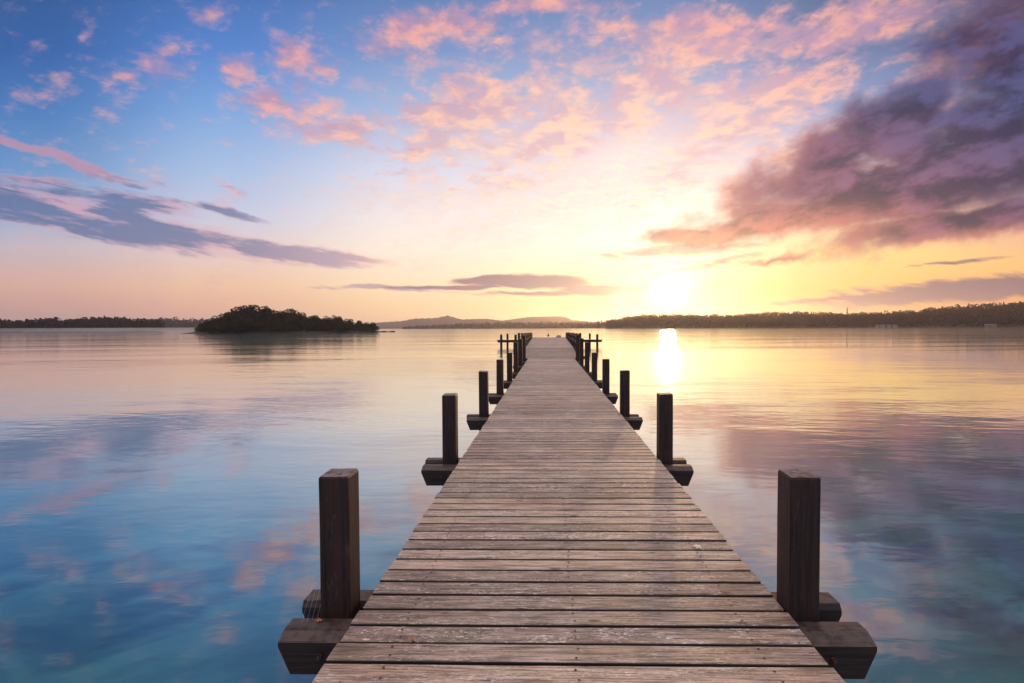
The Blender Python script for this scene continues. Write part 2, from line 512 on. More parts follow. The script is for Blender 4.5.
def timber_material(name, dark, light, vertical=True, silver=.75):
    m, k, p = mat(name)
    tc = k.new('ShaderNodeTexCoord').outputs['Object']
    oi = k.new('ShaderNodeObjectInfo').outputs['Random']
    v = k.v('ADD', tc, k.v('SCALE', (13.0, 7.0, 19.0), scale=oi))
    st = (0.02, 0.02, 0.55) if vertical else (0.55, 0.02, 0.02)
    grain = k.noise(v, 1.0, 6, 0.65, 0.4, stretch=st, rot=0.0)
    big = k.noise(v, 4.0, 4, 0.6)
    base = k.mix(k.smooth(grain, .36, .64), dark, light)
    scuff = k.mul(k.smooth(k.noise(v, 1.0, 5, 0.75, 0.5, stretch=(st[0] * 1.5, st[1] * 1.5, st[2] * .3), rot=0.0, loc=(4, 4, 4)), .58, .66), .28)
    base = k.mix(scuff, base, (0.19, 0.13, 0.11, 1))
    base = k.mix(k.mul(k.smooth(big, .5, .75), .5), base, (light[0] * 1.6, light[1] * 1.7, light[2] * 1.9, 1))
    st2 = (0.012, 0.012, 0.8) if vertical else (0.8, 0.012, 0.012)
    crack = k.smooth(k.noise(v, 1.0, 3, 0.5, 0.3, stretch=st2, rot=0.0, loc=(1, 1, 1)), .62, .68)
    base = k.mix(k.mul(crack, .85), base, (0.004, 0.003, 0.003, 1))
    # end grain on top is silvered
    nz = k.sep(k.new('ShaderNodeNewGeometry').outputs['True Normal'])[2]
    topw = k.mul(k.smooth(nz, .6, .95), k.smooth(k.noise(v, 22.0, 5, 0.7), .35, .6))
    base = k.mix(k.mul(topw, silver), base, (0.24, 0.19, 0.18, 1))
    k.put(p.inputs['Base Color'], base)
    p.inputs['Roughness'].default_value = 0.55
    p.inputs['Specular IOR Level'].default_value = 0.4
    k.put(p.inputs['Normal'], k.bump(k.add(k.mul(grain, .7), k.mul(crack, -1.2)), 0.8, 0.006))
    return m


def water_material():
    m, k, p = mat('lake_water')
    t = m.node_tree
    t.nodes.remove(p)
    out = [n for n in t.nodes if n.type == 'OUTPUT_MATERIAL'][0]
    tc = k.new('ShaderNodeTexCoord').outputs['Object']
    # shallow bed seen through the water: weed and sand patches
    bed = k.noise(tc, 1.3, 6, 0.65, 0.8, stretch=(1.3, .8, 1), rot=R(25))
    bed2 = k.noise(tc, 0.35, 4, 0.6)
    bcol = k.mix(k.smooth(bed, .36, .64), (0.012, 0.055, 0.052, 1), (0.050, 0.185, 0.170, 1))
    bcol = k.mix(k.smooth(bed2, .38, .66), bcol, (0.030, 0.125, 0.125, 1))
    # wavelets: fine ripples, calm slicks between
    r1 = k.noise(tc, 1.0, 3, 0.5, 0.2, stretch=(0.5, 0.22, 1), rot=R(6))
    r2_ = k.noise(tc, 1.0, 3, 0.55, 0.3, stretch=(2.6, 0.9, 1), rot=R(-8))
    r3 = k.noise(tc, 1.0, 2, 0.5, 0.3, stretch=(14, 5.0, 1), rot=R(4))
    patch = k.smooth(k.noise(tc, 1.0, 3, 0.5, 0.4, stretch=(60, 16, 1), rot=R(8)), .38, .68, .25, 1.0)
    h = k.mul(k.add(k.mul(r1, .006), k.add(k.mul(r2_, .020), k.mul(r3, .05))), patch)
    nrm = k.bump(h, 1.0, 1.0)
    dif = k.new('ShaderNodeBsdfDiffuse')
    k.put(dif.inputs[0], bcol)
    gl = k.new('ShaderNodeBsdfGlossy')
    gl.inputs['Color'].default_value = (0.97, 0.97, 0.97, 1)
    oy = k.sep(tc)[1]                       # sheltered by the shore, more ruffled further out
    k.put(gl.inputs['Roughness'], k.smooth(oy, 8.0, 160.0, 0.055, 0.078))
    k.put(gl.inputs['Normal'], nrm)
    fr_ = k.new('ShaderNodeLayerWeight')
    fr_.inputs['Blend'].default_value = 0.5
    k.put(fr_.inputs['Normal'], nrm)
    refl = k.mad(k.m('POWER', fr_.outputs['Facing'], 2.1), .84, .11)
    mx = k.new('ShaderNodeMixShader')
    k.put(mx.inputs[0], refl)
    t.links.new(dif.outputs[0], mx.inputs[1]); t.links.new(gl.outputs[0], mx.inputs[2])
    t.links.new(mx.outputs[0], out.inputs[0])
    return m


def plain(name, c, rough=0.7, var=0.25, scale=8.0, metal=0.0):
    m, k, p = mat(name)
    tc = k.new('ShaderNodeTexCoord').outputs['Object']
    n = k.noise(tc, scale, 4, 0.6)
    a = tuple(x * (1 - var) for x in c[:3]) + (1,); b = tuple(x * (1 + var) for x in c[:3]) + (1,)
    k.put(p.inputs['Base Color'], k.mix(k.smooth(n, .3, .7), a, b))
    p.inputs['Roughness'].default_value = rough
    p.inputs['Metallic'].default_value = metal
    return m


def foliage_material(name, a, b):
    m, k, p = mat(name)
    tc = k.new('ShaderNodeTexCoord').outputs['Object']
    n = k.noise(tc, 0.35, 4, 0.6)
    k.put(p.inputs['Base Color'], k.mix(k.smooth(n, .3, .7), a, b))
    p.inputs['Roughness'].default_value = 0.85
    p.inputs['Specular IOR Level'].default_value = 0.15
    return m


M_plank = plank_material()
M_post = timber_material('dark_post_timber', (0.014, 0.006, 0.004, 1), (0.044, 0.019, 0.013, 1))
M_beam = timber_material('dark_beam_timber', (0.014, 0.007, 0.006, 1), (0.042, 0.022, 0.018, 1), vertical=False, silver=.2)
M_metal = plain('rusted_steel', (0.09, 0.05, 0.035), 0.6, .4, 60, .6)
M_rope = plain('old_rope', (0.12, 0.085, 0.06), .9, .3, 40)
M_water = water_material()
M_leaf_tree = foliage_material('broadleaf_foliage', (0.020, 0.022, 0.014, 1), (0.045, 0.042, 0.022, 1))
M_far_wood = foliage_material('far_wood_foliage', (0.016, 0.011, 0.007, 1), (0.042, 0.022, 0.012, 1))
M_bark = plain('bark', (0.05, 0.035, 0.025), .9, .3, 3)
M_soil = plain('shore_soil', (0.035, 0.028, 0.018), .95, .3, .2)

# ------------------------------------------------------------------ water sheet
wb = MB()
xs = [-14000, -600, -60, 0, 60, 600, 14000]
ys = [-3000, -200, -20, 40, 400, 2000, 16000]
for yv in ys:
    for xv in xs:
        wb.v.append((xv, yv, 0)); wb.a.append(0)
for j in range(6):
    for i in range(6):
        wb.f.append((j * 7 + i, j * 7 + i + 1, (j + 1) * 7 + i + 1, (j + 1) * 7 + i))
tag(wb.build('lake_water', M_water), kind='structure')
bb = MB()
bb.v = [(-60, -60, -2.6), (60, -60, -2.6), (60, 120, -2.6), (-60, 120, -2.6)]; bb.a = [0] * 4; bb.f = [(0, 1, 2, 3)]
tag(bb.build('lake_bed', M_soil), kind='structure')

# ------------------------------------------------------------------ the pier
pier = tag(link('pier', None), 'long weathered plank pier on dark timber posts running out into the lake', 'pier')


def lerp(a, b, t): return a + (b - a) * max(0, min(1, t))


def edge_l(d):
    if d < 24.7: return -0.992
    return lerp(lerp(-1.02, -1.42, (d - 24.7) / 1.8), -2.1, (d - 30) / 40)


def edge_r(d):
    if d < 24.7: return 1.221
    return lerp(lerp(1.25, 1.50, (d - 24.7) / 1.8), 2.2, (d - 30) / 40)


def deck_z(d):
    return lerp(DECK_Z, FAR_Z, (d - 24.7) / 8.0)


dk = MB()
y = -1.6
nails = MB()
jr = random.Random(3)
while y < 68.5:
    w = 0.1315 + jr.uniform(-.004, .004)
    gap = 0.0165 + jr.uniform(-.003, .004)
    zc = deck_z(y) + jr.uniform(-.0012, .0012)
    l = edge_l(y) + jr.uniform(-.007, .006); r_ = edge_r(y) + jr.uniform(-.006, .007)
    ph, a1, a2, tl = jr.uniform(0, 6), jr.uniform(.0, .0030), jr.uniform(0, .0012), jr.uniform(-.003, .003)
    jit = (lambda t, ph=ph, a1=a1, a2=a2, tl=tl: (a1 * math.sin(ph + t * 5) + tl * (t - .5), a2 * math.sin(ph * 2 + t * 4)))
    dk.box(l, r_, y, y + w, zc - 0.033, zc, ch=.006 + jr.uniform(0, .005), rnd=jr.random(), seg=10 if y < 15 else 2, jit=jit)
    if y < 12:
        for nx in (-.72, .12, .96):
            for ny in (.035, .10):
                cx, cy = nx + jr.uniform(-.01, .01), y + ny + jr.uniform(-.008, .008)
                b = len(nails.v)
                for q in range(8):
                    an = q * math.pi / 4
                    nails.v.append((cx +   .006 * math.cos(an), cy + .006 * math.sin(an), zc + .0035)); nails.a.append(0)
                nails.f.append(tuple(b + q for q in range(8)))
    y += w + gap
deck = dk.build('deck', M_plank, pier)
nails.build('nail_heads', M_metal, deck)['kind'] = 'stuff'

# joists under the planks
for jx in (-.72, .12, .96):
    j = MB(); j.box(jx - .05, jx + .05, -1.6, 25.2, DECK_Z - .20, DECK_Z - .034, 0)
    j.build('joist', M_beam, pier)
for jx in (-1.0, .05, 1.1):
    j = MB(); j.box(jx - .05, jx + .05, 33.2, 68.3, FAR_Z - .20, FAR_Z - .034, 0)
    j.build('joist', M_beam, pier)


def post_mesh(x0, x1, y0, y1, ztop, rn):
    """squared post with a weathered, slightly sloping top and eased corners"""
    m_ = MB()
    c = .006
    hx, hy = (x1 - x0) / 2, (y1 - y0) / 2
    pts = [(-hx + c, -hy), (hx - c, -hy), (hx, -hy + c), (hx, hy - c), (hx - c, hy), (-hx + c, hy), (-hx, hy - c), (-hx, -hy + c)]
    zs = [-2.5, 0.0, DECK_Z, ztop - .25, ztop - .012]
    b = 0
    lx, ly = rn.uniform(-.006, .006), rn.uniform(-.006, .006)
    for zi, z in enumerate(zs):
        t = max(0, z) / max(ztop, .1)
        for (px, py) in pts:
            m_.v.append((px + lx * t + rn.uniform(-.001, .001), py + ly * t, z)); m_.a.append(0)
    sx, sy = rn.uniform(-.05, .05), rn.uniform(-.03, .05)
    for (px, py) in pts:
        m_.v.append((px * .94 + lx, py * .94 + ly, ztop + px * sx + py * sy)); m_.a.append(0)
    n = 8
    for i in range(len(zs)):
        for k in range(n):
            k2 = (k + 1) % n
            m_.f.append((i * n + k, i * n + k2, (i + 1) * n + k2, (i + 1) * n + k))
    m_.f.append(tuple(range(len(zs) * n, len(zs) * n + n)))
    m_.f.append(tuple(reversed(range(n))))
    return m_


BS = 0.155
stations = [-0.55, 2.65, 5.87, 9.0, 12.0, 15.0, 17.9, 20.9, 23.9]
tops = [.70, .70, .71, .72, .735, .74, .97, 1.03, 1.12]


def beam(xa, xb, y0, y1, ztop, h=.182, chf=.075, slant=.058):
    """bearer whose two ends are cut back underneath, top front edge worn off"""
    m_ = MB()
    L = [(xa, ztop - .032), (xa, ztop - .055), (xa + slant, ztop - h), (xb - slant, ztop - h), (xb, ztop - .055), (xb, ztop - .032)]
    top_y0 = y0 + chf
    # front face polygon, back face polygon, top with a wide worn arris
    fr = [(x, y0, z) for x, z in L]
    bk = [(x, y1, z) for x, z in [(xa, ztop), (xa, ztop - .045), (xa + slant, ztop - h), (xb - slant, ztop - h), (xb, ztop - .045), (xb, ztop)]]
    td = [(xa, top_y0, ztop), (xb, top_y0, ztop)]
    m_.v = fr + bk + td; m_.a = [0] * len(m_.v)
    m_.f = [(5, 4, 3, 2, 1, 0), (6, 7, 8, 9, 10, 11),
            (0, 5, 13, 12), (12, 13, 11, 6),
            (0, 12, 6, 7, 1), (1, 7, 8, 2), (2, 8, 9, 3), (3, 9, 10, 4), (5, 4, 10, 11, 13)]
    return m_


pr = random.Random(21)
for i, sY in enumerate(stations):
    z = deck_z(sY)
    for side in (-1, 1):
        if side < 0: xi = -1.040 if i < 2 else -1.062; x0, x1 = xi - BS, xi
        else: xi = 1.226 if i < 2 else 1.245; x0, x1 = xi, xi + BS
        pm = post_mesh(x0, x1, sY, sY + BS, DECK_Z + tops[i] + pr.uniform(-.012, .012), pr)
        o = pm.build('post', M_post, pier)
        o.location = ((x0 + x1) / 2, sY + BS / 2, 0)
        fix_normals(o)
    xa, xb = (-1.35 if i < 2 else -1.42), 1.585
    e1, e2 = pr.uniform(-.015, .015), pr.uniform(-.015, .015)
    zt = DECK_Z - (.0345 if i < 2 else .075)
    bh = .19 if i < 2 else .20
    f1 = beam(xa + e1, xb + e2, sY - .160, sY - .002, zt, h=bh).build('crossbeam', M_beam, pier)
    f2 = beam(xa - e2 - .03, xb - e1 + .01, sY + BS + .002, sY + BS + .14, zt, h=bh, chf=.02).build('crossbeam', M_beam, pier)
    for o in (f1, f2): fix_normals(o)
    for bx in (xa + .22, xb - .22):
        b = MB()
        b.tube([(bx, sY - .1595, zt - .10), (bx, sY - .172, zt - .10)], .017, 8)
        b.tube([(bx, sY - .172, zt - .10), (bx, sY - .186, zt - .10)], .010, 6)
        b.build('bolt', M_metal, f1)

# far section: rail posts with slack ropes
far_st = [26.8, 29.8, 33.0, 36.4, 39.8, 43.4, 47.2, 51.0, 57.6, 62.0, 67.8]
tip = {}
for i, d in enumerate(far_st):
    for side in (-1, 1):
        e = edge_l(d) - .04 - BS / 2 if side < 0 else edge_r(d) + .04 + BS / 2
        zt = CAM_Z - (.30 + .0085 * (d - 27)) + pr.uniform(-.03, .03)
        if i in (0, 7): zt += .02
        pm = post_mesh(e - .065, e + .065, d, d + .13, zt, pr)
        o = pm.build('rail_post', M_post, pier)
        o.location = (e, d + .065, 0)
        fix_normals(o)
        tip[(i, side)] = Vector((e, d + .065, zt))
    xa, xb = edge_l(d) - .38, edge_r(d) + .38
    o = beam(xa, xb, d - .14, d - .004, deck_z(d - .14) - .0375).build('crossbeam', M_beam, pier)
    fix_normals(o)
for side in (-1, 1):
    for i in range(len(far_st) - 1):
        a, b = tip[(i, side)], tip[(i + 1, side)]
        for drop in (.07, .42):
            m_ = MB(); pts = []
            for q in range(9):
                t = q / 8
                p = a.lerp(b, t); p.z -= drop + .22 * 4 * t * (1 - t) * .6
                pts.append(p)
            m_.tube(pts, .022, 6)
            m_.build('rope', M_rope, pier, True)
# cross walkway at the pier head, standing on its own tall piles
HD = 54.3
for (xa, xb) in ((-5.45, edge_l(HD) - .02), (edge_r(HD) + .02, 5.65)):
    hw = MB()
    for q in range(8):
        yq = HD + q * .165
        hw.box(xa, xb, yq, yq + .155, FAR_Z - .06, FAR_Z - .004, ch=.006, rnd=pr.random())
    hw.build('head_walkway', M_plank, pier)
for (xa, xb) in ((-5.35, -2.0), (2.1, 5.55)):
    for yq in (HD + .02, HD + 1.1):
        m_ = MB(); m_.box(xa, xb, yq, yq + .12, FAR_Z - .27, FAR_Z - .064, 0)
        m_.build('joist', M_beam, pier)
for (px_, py_, r__, zt) in ((-4.95, HD - .14, .125, 1.28), (-4.42, HD + 1.45, .11, 1.36), (-3.45, HD - .14, .13, 1.27),
                            (5.05, HD - .14, .125, 1.28), (4.4, HD + 1.45, .11, 1.34), (3.3, HD + 1.45, .11, 1.34), (3.15, HD - .14, .13, 1.28)):
    m_ = MB(); m_.tube([(0, 0, -2.5), (0, 0, zt - .02), (0, 0, zt)], [r__, r__, r__ * .85], 12)
    m_.build('pile', M_post, pier).location = (px_, py_, 0)

# ------------------------------------------------------------------ small things
def maple_leaf(name, loc, size, rot, c, label, lift=.010):
    pts = []
    lobes_ = 5
    for q in range(40):
        an = 2 * math.pi * q / 40
        r0 = .52 + .42 * abs(math.cos(an * lobes_ / 2)) ** 1.6 + .06 * math.cos(an * 15)
        if abs(an - math.pi * 1.5) < .3: r0 *= .55
        pts.append((r0 * math.cos(an), r0 * math.sin(an)))
    m_ = MB()
    m_.v.append((0, 0, .0)); m_.a.append(0)
    for q, (px, py) in enumerate(pts):
        m_.v.append((px * size * .5, py * size * .5, size * (.12 * abs(math.sin(q * .39)) + .05 * (px * px)))); m_.a.append(0)
    n = len(m_.v)
    for k in range(n):
        vx = m_.v[k]; m_.v.append((vx[0], vx[1], vx[2] + .0012)); m_.a.append(0)
    for q in range(40):
        a, b = 1 + q, 1 + (q + 1) % 40
        m_.f += [(0, b, a), (n, n + a, n + b), (a, b, n + b, n + a)]
    m_.tube([(0, -size * .2, .002), (.01 * size, -size * .6, .004), (.1 * size, -size * .85, size * .1)], .0012, 5)
    o = m_.build(name, plain(name + '_skin', c, .6, .3, 60))
    o.location = Vector(loc) + Vector((0, 0, .002)); o.rotation_euler = (R(4), R(-3), R(rot))
    tag(o, label, 'leaf')
    return o


def deck_point(px, py, z=DECK_Z):
    d = pdir(px, py)
    t = (z - CAM_Z) / d.z
    return Vector((0, 0, CAM_Z)) + d * t


maple_leaf('fallen_leaf', deck_point(697, 547.5), .062, 30, (0.75, 0.62, 0.50), 'pale dry fallen leaf lying near the right edge of the deck')
maple_leaf('fallen_leaf', deck_point(412.5, 640.5), .028, 110, (0.42, 0.13, 0.03), 'small orange fallen leaf lying on the plank joint at front left of the deck')
maple_leaf('fallen_leaf', Vector((-1.19, 2.62, DECK_Z - .034)), .035, 200, (0.50, 0.16, 0.03), 'orange leaf caught at the foot of the nearest left post')

web = MB()
wm, wk, wp = mat('spider_silk')
wp.inputs['Base Color'].default_value = (0.8, 0.78, 0.76, 1)
wp.inputs['Roughness'].default_value = .3
pa = Vector((-1.186, 2.655, DECK_Z + .36))
wr = random.Random(5)
ends = [Vector((-1.27 + .02 * q, 2.60 + .015 * q, DECK_Z - .03)) for q in range(4)] + [Vector((-1.29, 2.85, DECK_Z - .03)), Vector((-1.21, 2.83, DECK_Z - .03))]
for q, e in enumerate(ends):
    a = pa + Vector((0, 0.01 * q, -.05 * q))
    web.tube([a, a.lerp(e, .5) + Vector((wr.uniform(-.012, .012), 0, -.01)), e], .00035, 4)
for q in range(2):
    t = .5 + q * .23
    web.tube([(pa.lerp(ends[0], t)), pa.lerp(ends[2], t + .03)], .0003, 4)
tag(web.build('spider_web', wm), 'torn spider web strung from the nearest left post to its crossbeams', 'spider web')

# pale bundle at the pier end (a tarpaulin over a coil of rope)
bp = deck_point(558.8, 337.6, FAR_Z)
t_ = (67.3) / bp.y
bp = Vector((bp.x * t_, 67.3, FAR_Z))
m_ = MB(); m_.v.append((0, 0, .34)); m_.a.append(0)
for i in range(1, 7):
    for k in range(16):
        an = k * math.pi / 8
        r0 = .30 * math.sin(i / 6 * math.pi / 2) * (1 + .12 * math.sin(an * 3 + i))
        m_.v.append((r0 * math.cos(an) * 1.1, r0 * math.sin(an), max(.0, .34 * math.cos(i / 6 * math.pi / 2)))); m_.a.append(0)
for k in range(16):
    m_.f.append((0, 1 + k, 1 + (k + 1) % 16))
for i in range(5):
    for k in range(16):
        a = 1 + i * 16 + k; b = 1 + i * 16 + (k + 1) % 16
        m_.f.append((a, a + 16, b + 16, b))
o = m_.build('covered_bundle', plain('pale_tarpaulin', (0.30, 0.27, 0.26), .6, .15, 9)); o.location = bp
tag(o, 'small pale rounded bundle lying on the far end of the pier', 'bundle')

# marker buoy beyond the pier head
by = bearing(548.2, 128)
m_ = MB(); m_.tube([(0, 0, -.3), (0, 0, -.1), (0, 0, .15), (0, 0, .3), (0, 0, .36)], [.05, .26, .28, .15, .05], 12)
m_.tube([(0, 0, .34), (0, 0, .62)], .035, 8)
o = m_.build('buoy', plain('dark_buoy_paint', (0.05, 0.03, 0.03), .5, .2, 5)); o.location = (by.x, by.y, 0)
tag(o, 'small dark buoy floating on the water beyond the pier end', 'buoy')


# ------------------------------------------------------------------ trees
def leaf_cloud(n, centres, rng_, size, squash=.85):
    """many small leaf-clump faces through the volume of overlapping lobes"""
    V, F = [], []
    tot = sum(c[3] ** 2 for c in centres)
    for (cx, cy, cz, cr) in centres:
        k = max(6, int(n * cr ** 2 / tot))
        d = rng_.normal(size=(k, 3)); d /= np.linalg.norm(d, axis=1)[:, None]
        rr = cr * rng_.uniform(.55, 1.08, size=(k, 1)) ** .6
        c = np.array([cx, cy, cz]) + d * rr * np.array([1, 1, squash])
        a = rng_.normal(size=(k, 3)); a /= np.linalg.norm(a, axis=1)[:, None]
        b = np.cross(a, rng_.normal(size=(k, 3))); b /= np.linalg.norm(b, axis=1)[:, None]
        s = size * rng_.uniform(.6, 1.4, size=(k, 1))
        quad = np.stack([c - a * s, c - b * s * .7, c + a * s, c + b * s * .7], axis=1)
        V.append(quad.reshape(-1, 3))
    V = np.concatenate(V)
    F = np.arange(len(V)).reshape(-1, 4)
    return V, F


def np_mesh(name, V, F, material):
    me = bpy.data.meshes.new(name)
    me.vertices.add(len(V)); me.vertices.foreach_set('co', V.astype(np.float32).ravel())
    w = F.shape[1]
    me.loops.add(F.size); me.loops.foreach_set('vertex_index', F.astype(np.int32).ravel())
    me.polygons.add(len(F)); me.polygons.foreach_set('loop_start', np.arange(0, F.size, w, dtype=np.int32))
    me.update(calc_edges=True)
    me.materials.append(material)
    return me


def tree_meshes(seed, h, spread):
    rg = np.random.default_rng(seed)
    cs = []
    for q in range(17):
        t = rg.uniform(.0, 1)
        an = rg.uniform(0, 2 * math.pi)
        env = math.sin(min(1, .25 + t * .9) * math.pi) ** .7
        r0 = spread * .55 * env * rg.uniform(.3, 1)
        cs.append((r0 * math.cos(an), r0 * math.sin(an), h * (.20 + .62 * t), spread * rg.uniform(.28, .42) * (1.1 - .40 * t)))
    cs.append((0, 0, h * .86, spread * .3))
    V, F = leaf_cloud(3000, cs, rg, .34)
    V[:, 2] *= h / V[:, 2].max()
    crown = np_mesh('crown', V, F, M_leaf_tree)
    tb = MB()
    tb.tube([(0, 0, -.5), (.05, 0, h * .2), (.1, .05, h * .5), (.0, .1, h * .8)], [h * .03, h * .024, h * .015, h * .004], 8)
    for q in range(5):
        an = q * 1.3; z0 = h * (.25 + .1 * q)
        tb.tube([(0, 0, z0), (math.cos(an) * spread * .25, math.sin(an) * spread * .25, z0 + h * .1), (math.cos(an) * spread * .45, math.sin(an) * spread * .45, z0 + h * .17)], [h * .01, h * .007, h * .003], 6)
    return crown, tb.mesh('trunk', M_bark)


protos = [tree_meshes(40 + q, 1.0 * hh, sp) for q, (hh, sp) in enumerate([(11, 8.5), (10, 9), (12, 7.5), (9, 8), (7, 6.5), (11, 6)])]
ph_h = [11, 10, 12, 9, 7, 11]

ISL_D = 268.0
# outline of the island wood: (bearing x, top y)
prof = [(196, 328), (203, 323), (213, 319), (225, 316), (233, 311), (243, 309.5), (255, 308), (268, 309.5), (276, 312.5), (283, 312.5), (291, 310),
        (300, 311.5), (309, 314), (317, 316), (325, 315.5), (333, 314), (341, 317), (351, 319), (360, 319.5), (366, 321), (374, 322), (379, 327)]


def prof_y(pf, x):
    for (a, b) in zip(pf, pf[1:]):
        if a[0] <= x <= b[0]:
            return a[1] + (b[1] - a[1]) * (x - a[0]) / (b[0] - a[0])
    return pf[0][1] if x < pf[0][0] else pf[-1][1]


def hz(x):      # horizon height at a bearing
    return 327.65 - (x - 512) * .0044


# island ground
ib = MB()
ring = []
for q in range(40):
    an = 2 * math.pi * q / 40
    c0 = bearing(288, ISL_D)
    ring.append((c0.x + 50 * math.cos(an) * (1 + .05 * math.sin(an * 5)), c0.y + 17 * math.sin(an) + .33 * -50 * math.cos(an) * -0.0))
across = Vector((bearing(300, ISL_D) - bearing(276, ISL_D)).normalized()); away = bearing(288, ISL_D).normalized()
c0 = bearing(288, ISL_D + 8)
ib.v.append((c0.x, c0.y, 1.1)); ib.a.append(0)
for rr, zz_ in ((.8, .75), (1.0, -.3)):
    for q in range(48):
        an = 2 * math.pi * q / 48
        k = rr * (1 + .06 * math.sin(an * 5 + 1))
        p = c0 + across * (47.5 * k * math.cos(an)) + away * (16 * k * math.sin(an))
        ib.v.append((p.x, p.y, zz_)); ib.a.append(0)
for q in range(48):
    q2 = (q + 1) % 48
    ib.f += [(0, 1 + q, 1 + q2), (1 + q, 49 + q, 49 + q2, 1 + q2)]
tag(ib.build('island', M_soil, None, True), kind='structure')
# low spit with a jetty of stones off its right end
sp = MB()
a_, b_ = bearing(374, ISL_D + 10), bearing(395, ISL_D + 14)
for i in range(9):
    t = i / 8
    p = a_.lerp(b_, t)
    wdt = 2.6 * (1 - .5 * t)
    for (o_, z_) in ((-wdt, -.3), (-wdt * .4, .45 + .25 * math.sin(i * 2.1)), (wdt * .4, .5 + .2 * math.cos(i * 1.7)), (wdt, -.3)):
        q = p + away * o_
        sp.v.append((q.x, q.y, z_)); sp.a.append(0)
for i in range(8):
    for k in range(3):
        sp.f.append((i * 4 + k, i * 4 + k + 1, (i + 1) * 4 + k + 1, (i + 1) * 4 + k))
sp.f += [(0, 1, 2, 3), (35, 34, 33, 32)]
tag(sp.build('island_spit', M_soil), kind='structure')

tr = random.Random(9)
trees = []
for row, (dd, hs, n) in enumerate(((ISL_D + 16, 1.0, 26), (ISL_D + 6, .82, 24), (ISL_D - 3, .55, 22))):
    for i in range(n):
        x = 199 + (376 - 199) * (i + .5 + tr.uniform(-.3, .3)) / n
        if row == 2 and x > 372: continue
        ty = prof_y(prof, x)
        H = (hz(x) - ty) / FPX * dd * (1.0 / math.cos(math.atan((x - 549) / FPX))) * .89 + CAM_Z
        H = max(2.2, H * hs * tr.uniform(.93, 1.05))
        k = tr.randrange(len(protos))
        crown, trunk = protos[k]
        p = bearing(x, dd)
        trees.append((x, row, H, k, p))
tallest = max(trees, key=lambda t: t[2])
for (x, row, H, k, p) in trees:
    root = link('island_tree', None, None, (p.x, p.y, .5))
    s = (H - .5) / ph_h[k]
    hs = max(.62, s) if H > 4 else max(.5, s)
    root.scale = (hs * tr.uniform(.85, 1.1), hs * tr.uniform(.85, 1.1), s)
    root.rotation_euler = (0, 0, tr.uniform(0, 6.28))
    link('crown', protos[k][0], root)
    link('trunk', protos[k][1], root)
    if (x, row, H, k, p) == tallest:
        tag(root, 'tallest tree of the wooded island, rising left of its middle', 'tree', 'trees on the island')
    elif row == 2:
        tag(root, 'low dark tree in the waterside fringe of the wooded island', 'tree', 'trees on the island')
    elif x < 275:
        tag(root, 'dark broadleaf tree in the high left part of the island wood', 'tree', 'trees on the island')
    elif x < 330:
        tag(root, 'dark broadleaf tree in the middle part of the island wood', 'tree', 'trees on the island')
    else:
        tag(root, 'dark smaller tree in the low right tail of the island wood', 'tree', 'trees on the island')


# ------------------------------------------------------------------ far shores
def shore(name_g, name_w, pf, d0, depth, th, x0, x1, step_px, rows, material, seed, conifer=.4, leaf=1.3, per=34, label_kind='stuff'):
    """land sheet from the waterline up to a ridge, wooded all over"""
    rg = np.random.default_rng(seed)
    m_ = MB()
    nx = 70
    lines = []
    for i in range(nx + 1):
        x = x0 + (x1 - x0) * i / nx
        top = (hz(x) - prof_y(pf, x)) / FPX
        cosx = 1 / math.cos(math.atan((x - CX) / FPX))
        col = []
        for j, t in enumerate((0, .03, .25, .5, .75, 1.0, 1.25)):
            dist = d0 + depth * t
            ridge = max(0.6, top * (d0 + depth) / cosx + CAM_Z - th * .92)
            z = ridge * min(1, t) ** .8 if t > 0 else -1.0
            if t == .03: z = .8
            if t > 1: z = ridge * .8
            p = bearing(x, dist)
            col.append((p.x, p.y, z))
        lines.append(col)
        for c in col: m_.v.append(c); m_.a.append(0)
    for i in range(nx):
        for j in range(6):
            a = i * 7 + j
            m_.f.append((a, a + 1, a + 8, a + 7))
    o = m_.build(name_g, M_soil, None, True)
    tag(o, kind='structure')
    # woods
    VV = []
    for r_ in range(rows):
        t = (r_ + .2) / rows
        x = x0
        while x < x1:
            x += step_px * rg.uniform(.5, 1.5)
            tt = min(1, max(.012, t + rg.uniform(-.5, .5) / rows))
            dist = d0 + depth * tt
            cosx = 1 / math.cos(math.atan((x - CX) / FPX))
            top = (hz(x) - prof_y(pf, x)) / FPX
            ridge = max(.6, top * (d0 + depth) / cosx + CAM_Z - th * .92)
            z = max(.6, ridge * tt ** .8)
            H = min(th, max(2.5, top * dist / cosx + CAM_Z)) * rg.uniform(.6, 1.22)
            p = bearing(x, dist)
            k = per
            if rg.random() < conifer:
                tz = rg.uniform(.05, 1, size=k) ** .9
                rr = H * .17 * (1.06 - tz) * rg.uniform(.6, 1.1, size=k)
            else:
                tz = rg.uniform(.1, 1, size=k)
                rr = H * .36 * np.sin(np.clip(.12 + tz * .85, 0, 1) * np.pi) ** .6 * rg.uniform(.55, 1.1, size=k)
            an = rg.uniform(0, 6.28, size=k)
            c = np.stack([p.x + rr * np.cos(an), p.y + rr * np.sin(an), z + H * tz * .97], axis=1)
            a = rg.normal(size=(k, 3)); a /= np.linalg.norm(a, axis=1)[:, None]
            b = np.cross(a, rg.normal(size=(k, 3))); b /= np.linalg.norm(b, axis=1)[:, None]
            s = leaf * rg.uniform(.6, 1.4, size=(k, 1))
            VV.append(np.stack([c - a * s, c - b * s * .8, c + a * s, c + b * s * .8], axis=1).reshape(-1, 3))
    V = np.concatenate(VV)
    me = np_mesh(name_w, V, np.arange(len(V)).reshape(-1, 4), material)
    w = link(name_w, me)
    return o, w


